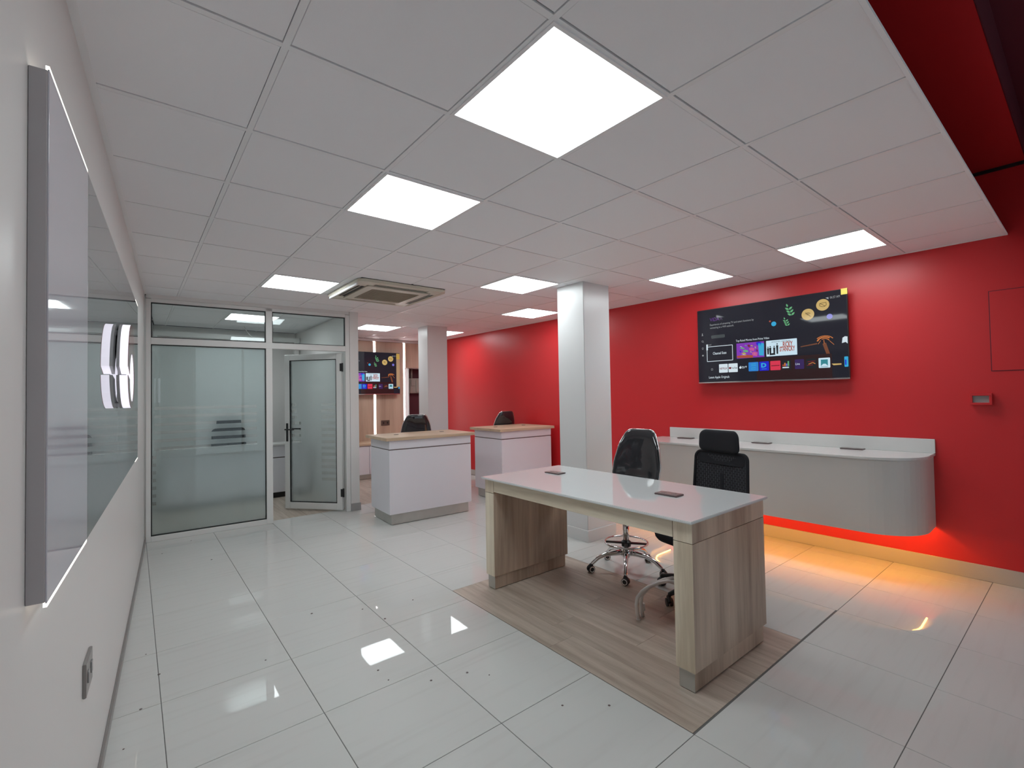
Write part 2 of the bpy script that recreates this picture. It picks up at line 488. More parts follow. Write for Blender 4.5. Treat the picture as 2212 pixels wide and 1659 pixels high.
# raised red soffit over the shop front
bm = BM(); box(bm, -.5, 5.3, .285, 1.7, 3.10, 3.16); struct('trim_1', bm, RED, 'red painted soffit higher than the white tiled ceiling')
bm = BM(); box(bm, -.5, 5.3, 1.70, 1.78, 2.64, 3.16); struct('trim_2', bm, VOID)
bm = BM()
for k in range(16): box(bm, -.5, 5.3, -2.3 + k * .163, -2.3 + k * .163 + .155, 3.34, 3.40)
box(bm, -.5, 5.3, .28, .286, 3.10, 3.40)
struct('trim_3', bm, REDDARK, 'dark ribbed shutter housing above the red soffit')
bm = BM(); prism(bm, [(rxw(-2) - .012, -2), (rxw(1.6) - .012, 1.6), (rxw(1.6), 1.6), (rxw(-2), -2)], 3.075, 3.099); struct('trim_4', bm, GASKET)

# ------------------------------------------------------------------ structure: walls
bm = BM(); prism(bm, [(lx(-2.3), -2.3), (lx(8.8), 8.8), (lx(8.8) - .15, 8.8), (lx(-2.3) - .15, -2.3)], 0, 3.42); struct('wall_left', bm, WHITE)
bm = BM(); prism(bm, [(rxw(-2.3), -2.3), (rxw(-2.3) + .2, -2.3), (rxw(6.86) + .2, 6.86), (rxw(6.86), 6.86)], 0, 3.42)
prism(bm, [(rxw(6.86) + .03, 6.86), (rxw(6.86) + .2, 6.86), (rxw(9) + .2, 9), (rxw(9) + .03, 9)], 0, 3.42)
struct('wall_right', bm, RED)
bm = BM(); box(bm, -.5, .3, -2.45, -2.3, 0, 3.42); box(bm, 4.7, 5.3, -2.45, -2.3, 0, 3.42); box(bm, .3, 4.7, -2.45, -2.3, 3.0, 3.42); box(bm, .3, 4.7, -2.45, -2.3, 0, .05); struct('wall_front', bm, KEXT)
w2 = thing('added_glazing', 'aluminium framed glazing added unseen behind the viewer to let daylight in', None); w2['kind'] = 'structure'  # unseen glazed front, added behind the camera to bring daylight in
for k in range(5):
    b = BM(); box(b, .3 + 1.1 * k - (.06 if k == 4 else 0), .36 + 1.1 * k - (.06 if k == 4 else 0), -2.42, -2.33, .05, 3.0); obj('frame_post', b, ALU, w2)
for k in range(4):
    b = BM(); box(b, .36 + 1.1 * k, 1.4 + 1.1 * k - (.06 if k == 3 else 0), -2.385, -2.375, .05, 3.0); obj('pane', b, GLASS, w2)
# wood clad back wall
bm = BM(); box(bm, 4.33, 5.2, 8.72, 8.85, 2.03, CEIL); box(bm, 4.33, 5.2, 8.85, 9.1, 2.05, 2.2); struct('trim_6', bm, WHITE)
bm = BM(); box(bm, 4.33, 5.2, 8.98, 9.1, 0, 2.05); wr = struct('wall_recess', bm, WHITE, 'dark lined recess at the end of the wood wall')
bm = BM(); box(bm, -.1, 4.29, 8.72, 8.85, 0, CEIL); box(bm, 4.29, 4.33, 8.72, 9.1, 0, 2.2)
wb = struct('wall_back', bm, WHITE)
for x0, x1, z0, z1 in ((2.31, 2.93, .40, 2.53), (2.975, 3.575, .40, 2.53), (3.62, 4.19, .40, 2.53), (4.235, 4.92, 2.04, 2.53)):
    b = BM(); box(b, x0, x1, YB, 8.72, z0, z1, .002); obj('panel', b, BACKW, wb)
b = BM(); box(b, 2.31, 4.92, YB - .004, 8.72, 2.535, CEIL); obj('header', b, WHITE, wb)
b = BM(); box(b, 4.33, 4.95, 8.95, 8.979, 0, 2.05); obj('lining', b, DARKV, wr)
b = BM(); box(b, 4.331, 4.337, 8.70, 8.95, 0, 2.05); obj('side_lining', b, SKIRTG, wr)
# office side wall running back from the partition
A0, A1 = 2.20, 2.31
bm = BM(); prism(bm, [(A0, py(A0) - .045), (A1, py(A1) - .045), (A1, 8.72), (A0, 8.72)], 0, CEIL); struct('wall_office', bm, WHITE)
bm = BM(); prism(bm, [(A0 - .0, py(A0) - .057), (A1 + .012, py(A1) - .057), (A1 + .012, 8.6), (A1, 8.6), (A1, py(A1) - .045), (A0, py(A0) - .045)], 0, .095); struct('baseboard_office', bm, SKIRTG)
# pillars
def pillar(name, x0, x1, y0, y1, lab, skirt=True):
    b = BM(); box(b, x0, x1, y0, y1, 0, CEIL + .02, .004, 2)
    o = struct(name, b, PILLAR, lab)
    if skirt:
        b = BM()
        t = .016
        box(b, x0 - t, x1 + t, y0 - t, y0, 0, .115, .0015); box(b, x0 - t, x0, y0, y1 + t, 0, .115, .0015); box(b, x1, x1 + t, y0, y1 + t, 0, .115, .0015)
        obj('skirting', b, PILLAR, o)
    return o
pillar('pillar', 3.495, 3.888, 3.19, 3.56, 'square white pillar nearer to the desk, with a tiled skirting')
pillar('pillar.001', 3.625, 3.985, 6.62, 6.93, 'square white pillar further off, behind the wood-topped counters')
# skirtings
bm = BM(); prism(bm, [(rxw(-2) - .014, -2), (rxw(-2), -2), (rxw(6.86), 6.86), (rxw(6.86) - .014, 6.86)], 0, .115, .002, 1)
prism(bm, [(rxw(6.86) + .016, 6.86), (rxw(6.86) + .03, 6.86), (rxw(8.7) + .03, 8.7), (rxw(8.7) + .016, 8.7)], 0, .095)
struct('baseboard_right', bm, SKIRT)
bm = BM(); prism(bm, [(lx(-2), -2), (lx(-2) + .012, -2), (lx(6.2) + .012, 6.2), (lx(6.2), 6.2)], 0, .042, .002, 1)
struct('baseboard_left', bm, SOCK)

# ------------------------------------------------------------------ glazed office partition
PROT = -math.atan(.0535)
def P(x): return x / math.cos(PROT)
win = thing('window_1', None, None, (0, 6.255, 0), PROT); win['kind'] = 'structure'
win['label'] = 'white framed fixed glazing of the office, frosted below and clear above'
def frame_box(name, x0, x1, z0, z1, par=win, mat=ALU, d0=-.045, d1=.02, bev=.003):
    b = BM(); box(b, x0, x1, d0, d1, z0, z1, bev); return obj(name, b, mat, par)
X0, X1, X2, X3 = .106, 1.262, 2.172, 2.203
frame_box('frame_post', X0, X0 + .042, 0, 2.54)
frame_box('frame_post', X1 - .034, X1 + .034, 0, 2.54)
frame_box('frame_post', X2 - .022, X3, 0, 2.54)
frame_box('frame_rail', X0 + .042, X2 - .022, 2.505, 2.545)
frame_box('frame_rail', X0 + .042, X2 - .022, 2.062, 2.132, d0=-.047)
frame_box('frame_rail', X0 + .042, X1 - .034, 0, .056)
frame_box('header_panel', X0, X3, 2.545, CEIL + .015, d0=-.04, mat=WHITE)
panes = [(X0 + .042, X1 - .034, .056, 2.062), (X0 + .042, X1 - .034, 2.132, 2.505), (X1 + .034, X2 - .022, 2.132, 2.505)]
for (a, b_, c, d) in panes:
    g = frame_box('pane', a, b_, c, d, mat=GLASS, d0=-.012, d1=-.006, bev=0)
    b = BM(); t = .0085
    box(b, a, a + t, -.03, .005, c, d); box(b, b_ - t, b_, -.03, .005, c, d); box(b, a + t, b_ - t, -.03, .005, c, c + t); box(b, a + t, b_ - t, -.03, .005, d - t, d)
    obj('gasket', b, GASKET, win)
def film(name, a, b_, c, d, holes, par, y0=-.0055, y1=-.0049):
    """film sheet in bands; holes = list of (z0,z1,x0,x1)"""
    b = BM(); zs = sorted({c, d} | {h[0] for h in holes} | {h[1] for h in holes})
    for z0, z1 in zip(zs[:-1], zs[1:]):
        hs = sorted([(h[2], h[3]) for h in holes if h[0] <= z0 + 1e-6 and h[1] >= z1 - 1e-6]); x = a
        for h0, h1 in hs:
            if h0 > x: box(b, x, h0, y0, y1, z0, z1)
            x = max(x, h1)
        if x < b_: box(b, x, b_, y0, y1, z0, z1)
    return obj(name, b, FROST, par)
holes = []
for k in range(6):
    z = 1.402 - k * .0855; holes.append((z - .034, z, .175, 1.135))
for k in range(7):
    z = .888 - k * .0805; holes.append((z - .034, z, .160, .192))
film('frosted_film', X0 + .05, X1 - .042, .065, 2.054, holes, win)

door = thing('door_1', None, None, (2.118, 6.255 - .0535 * 2.13 + .01, 0), 0); door['kind'] = 'structure'
door['label'] = 'white framed frosted glass door standing open into the office'
TH = math.radians(50)
door.rotation_euler = (0, 0, PI - TH)
DW = .83
def dbox(name, x0, x1, z0, z1, mat=ALU, d0=-.022, d1=.022, bev=.003, par=door):
    b = BM(); box(b, x0, x1, d0, d1, z0, z1, bev); return obj(name, b, mat, par)
dbox('stile', 0, .075, .02, 2.045); dbox('stile', DW - .075, DW, .02, 2.045)
dbox('rail', .075, DW - .075, .02, .105); dbox('rail', .075, DW - .075, 1.97, 2.045)
dbox('pane', .075, DW - .075, .105, 1.97, GLASS, -.003, .003, 0)
b = BM(); t = .008
for s0, s1 in ((-.02, -.004), (.004, .02)):
    box(b, .075, .075 + t, s0, s1, .105, 1.97); box(b, DW - .075 - t, DW - .075, s0, s1, .105, 1.97)
    box(b, .075, DW - .075, s0, s1, .105, .105 + t); box(b, .075, DW - .075, s0, s1, 1.97 - t, 1.97)
obj('gasket', b, GASKET, door)
holes = []
for k in range(13):
    z = 1.40 - k * .081; holes.append((z - .036, z, .095, .30))
for k in range(6):
    z = .84 - k * .081
for k in range(7):
    z = 1.40 - k * .081; holes.append((z - .034, z, .60 if k > 2 else .66, .735))
film('frosted_film', .083, DW - .083, .113, 1.962, holes, door, .0034, .004)
for s in (-1, 1):
    b = BM(); box(b, DW - .055, DW - .025, s * .022, s * .03, .90, 1.14, .003); hp = obj('handle', b, BLACKP, door)
    b = BM(); tube(b, [(DW - .04, s * .03, 1.06), (DW - .04, s * .07, 1.06)], .009); tube(b, [(DW - .035, s * .068, 1.06), (DW - .17, s * .068, 1.06)], .009); obj('lever', b, BLACKP, hp, smooth=True)
for z in (.24, 1.86):
    b = BM(); tube(b, [(-.012, .012, z - .055), (-.012, .012, z + .055)], .011); box(b, -.012, .02, .018, .026, z - .05, z + .05); obj('hinge', b, BLACKP, door)

# ------------------------------------------------------------------ office beyond the glass
bm = BM(); box(bm, .24, 2.20, 8.70, 8.725, 0, CEIL); struct('wall_office_back', bm, WHITE)
bm = BM(); box(bm, .22, 2.19, 8.40, 8.47, 2.40, 2.47); box(bm, 2.10, 2.17, 8.40, 8.47, 0, 2.40); box(bm, .22, .27, 8.40, 8.47, 0, 2.40); struct('trim_5', bm, ALU, 'white beam and posts at the back of the office')
def office_counter():
    t = thing('office_counter', 'long white reception counter inside the frosted glass office', 'counter', (0, 7.70, 0), PROT * .3)
    b = BM(); box(b, .30, 2.10, 0, .30, .60, .775, .003); obj('upper_band', b, LACQ, t)
    b = BM(); box(b, .32, 2.08, .012, .29, .585, .60); obj('shadow_gap', b, GREYBOX, t)
    b = BM(); box(b, .30, 2.10, 0, .30, .08, .585, .003); obj('body', b, LACQ, t)
    b = BM(); box(b, .33, 2.07, .03, .27, 0, .08); obj('plinth', b, BLACKP, t)
    b = BM(); box(b, .27, 2.13, -.03, .32, .775, .80, .003); obj('worktop', b, CORIAN, t)
office_counter()

# ------------------------------------------------------------------ desk
def power_box(par, x, y, z, lx_, ly_, rz=0):
    b = BM(); box(b, -lx_ / 2, lx_ / 2, -ly_ / 2, ly_ / 2, 0, .009, .003, 2)
    o = obj('power_box', b, GREYBOX, par, (x, y, z)); o.rotation_euler = (0, 0, rz)
    b = BM(); box(b, -lx_ / 2 + .012, lx_ / 2 - .012, -ly_ / 2 + .012, ly_ / 2 - .012, .008, .0105, .001)
    for s in (-1, 1): box(b, -.012 if lx_ < ly_ else s * lx_ * .22 - .012, .012 if lx_ < ly_ else s * lx_ * .22 + .012, s * ly_ * .22 - .012 if lx_ < ly_ else -.012, s * ly_ * .22 + .012 if lx_ < ly_ else .012, .01, .0125, .001)
    obj('flap', b, SOCK, o)
    return o
DX0, DX1, DY0, DY1 = 2.118, 2.895, 1.258, 2.985
desk = thing('desk', 'long desk with white glass top and oak slab legs on the wood inlay', 'desk', ((DX0 + DX1) / 2, (DY0 + DY1) / 2, 0))
cx, cyy = (DX0 + DX1) / 2, (DY0 + DY1) / 2
hw, hl = (DX1 - DX0) / 2, (DY1 - DY0) / 2
b = BM(); prism(b, rpoly([(-hw - .03, -hl - .015), (hw + .03, -hl - .015), (hw + .03, hl + .015), (-hw - .03, hl + .015)], .006, 3), .826, .840, .003, 2); obj('tabletop', b, GLASSTOP, desk)
LT = .105
for s in (-1, 1):
    y0, y1 = (-hl, -hl + LT) if s < 0 else (hl - LT, hl)
    b = BM(); box(b, -hw + .001, hw, y0, y1, .10, .722, .0015); leg = obj('leg', b, OAKD, desk)
    b = BM(); box(b, -hw - .0005, -hw + .0015, y0 + .001, y1 - .001, .10, .7215); obj('edge_strip', b, OAK, leg)
    b = BM(); box(b, -hw + .012, hw - .02, y0 + .012, y1 - .012, .004, .10, .001); pl = obj('plinth', b, OAKD, desk)
    b = BM(); box(b, -hw + .010, -hw + .012, y0 + .011, y1 - .011, .004, .10); obj('kick_plate', b, STEEL, pl)
    b = BM(); box(b, -hw + .018, hw - .026, y0 + .02, y1 - .02, 0, .004); obj('foot_pad', b, BLACKP, pl)
    b = BM(); box(b, -hw + .001, hw, y0, y1, .7245, .826, .0015); eb = obj('end_block', b, OAKD, desk)
    b = BM(); box(b, -hw - .0005, -hw + .0015, y0 + .001, y1 - .001, .725, .8255); obj('edge_strip', b, OAK, eb)
b = BM(); box(b, -hw, -hw + .03, -hl + LT + .003, hl - LT - .003, .736, .826, .0015); obj('apron', b, OAKH, desk)
b = BM(); box(b, hw - .03, hw, -hl + LT + .003, hl - LT - .003, .736, .826, .0015); obj('apron', b, OAKH, desk)
power_box(desk, 2.605 - cx, 2.715 - cyy, .840, .09, .15, .05)
power_box(desk, 2.548 - cx, 1.66 - cyy, .840, .09, .15, .05)

# ------------------------------------------------------------------ front counters
def counter(name, lab, x0, x1, y0, y1, rz, ztop=1.0, group=None):
    t = thing(name, lab, 'counter', (x0, y0, 0), rz)
    W_, D_ = x1 - x0, y1 - y0
    b = BM(); box(b, .03, W_ - .03, .03, D_ - .03, .004, .125, .001); obj('plinth', b, STEEL, t)
    b = BM(); box(b, .04, W_ - .04, .04, D_ - .04, 0, .004); obj('foot_pad', b, BLACKP, t)
    b = BM(); box(b, 0, W_, 0, D_, .125, ztop - .146, .0015); obj('body', b, LACQ, t)
    b = BM(); box(b, .008, W_ - .008, .008, D_ - .008, ztop - .146, ztop - .134); obj('shadow_gap', b, GREYBOX, t)
    b = BM(); box(b, 0, W_, 0, D_, ztop - .134, ztop - .036, .0015); obj('upper_band', b, LACQ, t)
    b = BM(); box(b, -.045, W_ + .045, -.03, D_ + .06, ztop - .036, ztop, .002); obj('worktop', b, OAKX, t)
    for fx in (.22, .80):
        b = BM(); lathe(b, [(.0, 0), (.03, 0), (.03, .003), (.024, .004), (.0, .004)][1:4], (W_ * fx, D_ * .62, ztop), 16); obj('cable_grommet', b, BLACKP, t)
    return t
counter('reception_counter', 'white counter with oak top standing beside the office door', 2.268, 3.345, 5.065, 5.66, -.045)
counter('reception_counter', 'white counter with oak top between pillar and red wall', 3.905, 4.80, 5.10, 5.78, -.03, 1.0)
# low bench along the wood wall
t = thing('back_bench', 'low white cabinet with oak top below the wood wall', 'cabinet', (2.32, 8.22, 0))
b = BM(); box(b, 0, 1.96, .02, .42, .004, .085); obj('plinth', b, STEEL, t)
b = BM(); box(b, 0, 1.96, 0, .425, .085, .60, .002); obj('body', b, LACQ, t)
for k in range(4):
    b = BM(); box(b, .01 + k * .487, .487 + k * .487, -.018, 0, .095, .59, .002); obj('door', b, LACQ, t)
b = BM(); box(b, 0, 1.97, -.03, .428, .602, .64, .002); obj('worktop', b, OAKX, t)

# ------------------------------------------------------------------ wall hung counter
WROT = -PI / 2 + math.atan(.022)
wc = thing('wall_counter', 'floating white counter with rounded ends hung on the red wall', 'counter', (rxw(3.30) - .003, 3.30, 0), WROT)
LEN = 2.465; DEP = .60
def plan(off, n=12, wall=0.0):
    R = .36 - off; D = DEP - off
    pts = [(off, -wall)]
    for k in range(n + 1):
        a = PI + PI / 2 * k / n; pts.append((off + R + R * math.cos(a), -(D - R) + R * math.sin(a)))
    for k in range(n + 1):
        a = -PI / 2 + PI / 2 * k / n; pts.append((LEN - off - R + R * math.cos(a), -(D - R) + R * math.sin(a)))
    pts.append((LEN - off, -wall)); return pts
b = BM(); prism(b, plan(.012), .405, .915); body = obj('body', b, LACQG, wc)
b = BM(); po, pi_ = plan(.012), plan(.024)
for k in range(len(po) - 1):
    prism(b, [po[k], po[k + 1], pi_[k + 1], pi_[k]], .352, .405)
obj('lip', b, LACQG, wc)
b = BM(); prism(b, plan(0), .917, .938, .004, 2); obj('countertop', b, CORIAN, wc)
b = BM(); box(b, .11, LEN + .002, -.02, 0, .938, 1.052, .002); obj('backsplash', b, CORIAN, wc)
b = BM(); pp = plan(.085)
tube(b, [(p[0], min(p[1], -.03), .392) for p in pp], .006, 6); obj('led_strip', b, LEDO, wc)
for yy in (2.95, 2.13, 1.37): power_box(wc, 3.30 - yy, -.085, .938, .17, .085)

# ------------------------------------------------------------------ stools and chair
def caster(par, c, ang, col_ring=None, r=.028):
    b = BM()
    M = Matrix.Rotation(ang, 4, 'Z') @ Matrix.Rotation(PI / 2, 4, 'X')
    for s in (-1, 1):
        lathe(b, [(r * .6, -.009), (r, -.007), (r, .007), (r * .6, .009)], Vector((c[0], c[1], r)) + Matrix.Rotation(ang, 3, 'Z') @ Vector((0, s * .014, 0)), 16, M)
    box(b, c[0] - .009, c[0] + .009, c[1] - .009, c[1] + .009, r * .8, r * 2.3)
    tube(b, [(c[0] + math.cos(ang) * .02, c[1] + math.sin(ang) * .02, r * 1.2), (c[0], c[1], r * 2.05), (c[0] - math.cos(ang) * .012, c[1] - math.sin(ang) * .012, r * 2.2)], .016, 8)
    o = obj('caster', b, BLACKP, par, smooth=False)
    if col_ring:
        for s in (-1, 1):
            b = BM(); m = bmesh.new(); torus(m, r * .72, .0035, (0, 0, 0), 20, 6)
            bmesh.ops.transform(m, matrix=Matrix.Translation(Vector((c[0], c[1], r)) + Matrix.Rotation(ang, 3, 'Z') @ Vector((0, s * .0235, 0))) @ M, verts=m.verts[:]); add(b, m)
            obj('caster_ring', b, col_ring, par)
    return o

def stool(label, loc, rz, seat_z=.76, group=None, turn=0.0):
    t = thing('drafting_stool', label, 'stool', loc, rz, group)
    for k in range(5):
        a = 2 * PI * k / 5 + PI / 2 + turn
        ca, sa = math.cos(a), math.sin(a)
        b = BM(); tube(b, [(ca * r, sa * r, z) for r, z in ((.02, .15), (.09, .150), (.17, .142), (.235, .115), (.285, .072), (.292, .062))], [.022, .021, .018, .016, .013, .012], 10)
        lg = obj('leg', b, CHROME, t, smooth=True)
        caster(lg, (ca * .298, sa * .298), a + (1.2 if k % 2 else .3) , PVCW)
    b = BM(); lathe(b, [(.036, .118), (.042, .125), (.042, .172), (.030, .18)], (0, 0, 0), 20); obj('hub', b, CHROME, t, smooth=True)
    b = BM(); lathe(b, [(.026, .17), (.026, .47)], (0, 0, 0), 20); lathe(b, [(.018, .47), (.018, seat_z - .10)], (0, 0, 0), 16); obj('gas_column', b, CHROME, t, smooth=True)
    b = BM(); torus(b, .172, .0085, (0, 0, .235), 40, 8); fr = obj('foot_ring', b, CHROME, t, smooth=True)
    b = BM()
    lathe(b, [(.038, .205), (.040, .24), (.030, .25)], (0, 0, 0), 16)
    for k in range(4):
        a = PI / 2 * k + .5; ca, sa = math.cos(a), math.sin(a)
        prism(b, [(ca * .02 - sa * .016, sa * .02 + ca * .016), (ca * .02 + sa * .016, sa * .02 - ca * .016), (ca * .168 + sa * .009, sa * .168 - ca * .009), (ca * .168 - sa * .009, sa * .168 + ca * .009)], .224, .236)
    obj('spokes', b, BLACKP, fr)
    b = BM(); box(b, -.09, .09, -.1, .13, seat_z - .105, seat_z - .075, .006); tube(b, [(.0, .1, seat_z - .09), (0, .21, seat_z - .085), (0, .255, seat_z - .02), (0, .262, seat_z + .12)], .016, 8); obj('bracket', b, BLACKP, t)
    ol = rpoly([(-.21, -.22), (.21, -.22), (.225, .19), (-.225, .19)], .12, 7)
    b = BM(); pad(b, ol, .035, .045, lambda a_, b_, d: Vector((a_, b_, seat_z - .04 + d - .10 * max(0, -b_ - .14)))); obj('seat', b, BLACKGL, t, smooth=True)
    zb = seat_z - .075
    ol = rpoly([(-.215, zb), (.215, zb), (.222, zb + .16), (.185, zb + .33), (.125, zb + .452), (-.125, zb + .452), (-.185, zb + .33), (-.222, zb + .16)], [.07, .07, .30, .30, .075, .075, .30, .30], 5)
    def bend(a_, b_, d): return Vector((a_, .232 + d - 1.15 * a_ * a_ + .16 * (b_ - zb - .08) - .18 * max(0, .14 - (b_ - zb)), b_))
    b = BM(); pad(b, ol, .032, .022, bend, 8, 5); bk = obj('backrest', b, BLACKGL, t, smooth=True)
    b = BM(); tube(b, [bend(p[0] * 1.012, zb + .226 + (p[1] - zb - .226) * 1.012, .004) for p in ol] + [bend(ol[0][0] * 1.012, zb + .226 + (ol[0][1] - zb - .226) * 1.012, .004)], .006, 6); obj('trim_wire', b, CHROME, bk, smooth=True)
    return t

st = stool('glossy black drafting stool with chrome foot ring behind the glass-topped desk', (3.172, 2.478, 0), -PI / 2 + .12, .765, turn=-.12)
stool('glossy black stool behind the counter beside the office door', (3.20, 6.27, 0), PI - .35, .83)
stool('glossy black stool behind the counter next to the red wall', (4.585, 6.13, 0), PI, .83)

def mesh_chair(label, loc, rz, head=True):
    t = thing('office_chair', label, 'chair', loc, rz)
    for k in range(5):
        a = 2 * PI * k / 5 - PI / 2 - .02; ca, sa = math.cos(a), math.sin(a)
        b = BM(); tube(b, [(ca * r, sa * r, z) for r, z in ((.02, .105), (.12, .105), (.22, .092), (.30, .078), (.305, .06))], [.024, .022, .018, .015, .012], 8)
        lg = obj('leg', b, BLACKP, t, smooth=True); caster(lg, (ca * .305, sa * .305), a + 1.1, None, .027)
    b = BM(); lathe(b, [(.045, .085), (.045, .13), (.03, .14)], (0, 0, 0), 18); obj('hub', b, BLACKP, t)
    b = BM(); lathe(b, [(.027, .13), (.027, .28)], (0, 0, 0), 18); lathe(b, [(.016, .28), (.016, .37)], (0, 0, 0), 14); obj('gas_column', b, BLACKP, t, smooth=True)
    b = BM(); box(b, -.11, .11, -.11, .16, .365, .405, .008); tube(b, [(0, .14, .385), (0, .25, .39), (0, .305, .46), (0, .30, .72)], .02, 8); obj('mechanism', b, BLACKP, t)
    ol = rpoly([(-.25, -.25), (.25, -.25), (.24, .22), (-.24, .22)], .10, 6)
    b = BM(); pad(b, ol, .075, .05, lambda a_, b_, d: Vector((a_, b_, .445 + d + .25 * a_ * a_ - .6 * max(0, -b_ - .16) ** 1.3))); obj('seat', b, BLACKF, t, smooth=True)
    def bend(a_, b_, d): return Vector((a_, .245 + d - .55 * a_ * a_ + .06 * (b_ - .7) + .12 * max(0, b_ - .95), b_))
    ol = rpoly([(-.238, .50), (.238, .50), (.222, 1.008), (-.222, 1.008)], [.09, .09, .045, .045], 6)
    il = rpoly([(-.212, .52), (.212, .52), (.198, .965), (-.198, .965)], [.07, .07, .03, .03], 6)
    b = BM()
    ring = [bend(p[0], p[1], 0) for p in ol]; tube(b, ring + ring[:1], .012, 8)
    n = len(ol); m = bmesh.new(); top = [(p[0], p[1]) for p in rpoly([(-.2, .92), (.2, .92), (.215, 1.003), (-.215, 1.003)], .02, 3)]
    pad(m, top, .008, .010, bend, 4); add(b, m)
    m = bmesh.new(); pad(m, rpoly([(-.016, .52), (.016, .52), (.016, .92), (-.016, .92)], .006, 2), .007, .022, bend, 3); add(b, m)
    fr = obj('back_frame', b, BLACKF, t, smooth=True)
    b = BM(); pad(b, ol, .003, .003, bend, 6); obj('backrest', b, MESHF, t, smooth=True)
    if head:
        b = BM(); box(b, -.05, .05, .262, .275, .93, 1.06, .004); obj('headrest_post', b, BLACKP, t)
        ol = rpoly([(-.178, 1.018), (.178, 1.018), (.168, 1.182), (-.168, 1.182)], .05, 6)
        b = BM(); pad(b, ol, .035, .012, lambda a_, b_, d: Vector((a_, .248 + d - .9 * a_ * a_, b_ + .35 * a_ * a_ * (-1)))); obj('headrest', b, BLACKF, t, smooth=True)
    return t
mesh_chair('black mesh office chair with headrest between desk and floating counter', (3.165, 1.82, 0), -PI / 2 - .20)
mesh_chair('black mesh office chair seen through the frosted office glass', (1.20, 8.36, 0), .1, True)

# ------------------------------------------------------------------ televisions
SCR = emit('tv background', (.010, .010, .016), 1, (.008, .008, .010), .04); SCR.node_tree.nodes['Principled BSDF'].inputs['Specular IOR Level'].default_value = .3
def em(name, c, s=1.0):
    return emit('tv ' + name, c, s, (.01, .01, .01), .1)
C = dict(grey=em('grey', (.30, .32, .33)), dgrey=em('dark grey', (.045, .055, .06)), white=em('white', (.62, .72, .78)), ice=em('ice', (.55, .72, .82)),
         violet=em('violet', (.11, .025, .22)), violetd=em('dark violet', (.05, .03, .08)), gold=em('gold', (.55, .38, .13)), goldd=em('dark gold', (.08, .045, .01)),
         green=em('green', (.11, .38, .17)), blue=em('blue', (.02, .20, .60)), cyan=em('cyan', (.03, .36, .62)), navy=em('navy', (.01, .012, .55)),
         red=em('red', (.62, .03, .07)), redd=em('dark red', (.16, .006, .015)), brick=em('brick', (.36, .06, .03)), black=em('black', (.008, .01, .014)),
         orange=em('orange', (.55, .17, .04)), orange2=em('dim orange', (.16, .05, .02)), purple=em('purple', (.20, .03, .42)), pink=em('pink', (.5, .08, .28)),
         teal=em('teal', (.03, .22, .26)), lav=em('lavender', (.16, .15, .55)), maroon=em('maroon', (.018, .004, .005)), plum=em('plum', (.03, .012, .09)), yel=em('yellow', (.45, .40, .06)), skin=em('sand', (.5, .33, .2)))
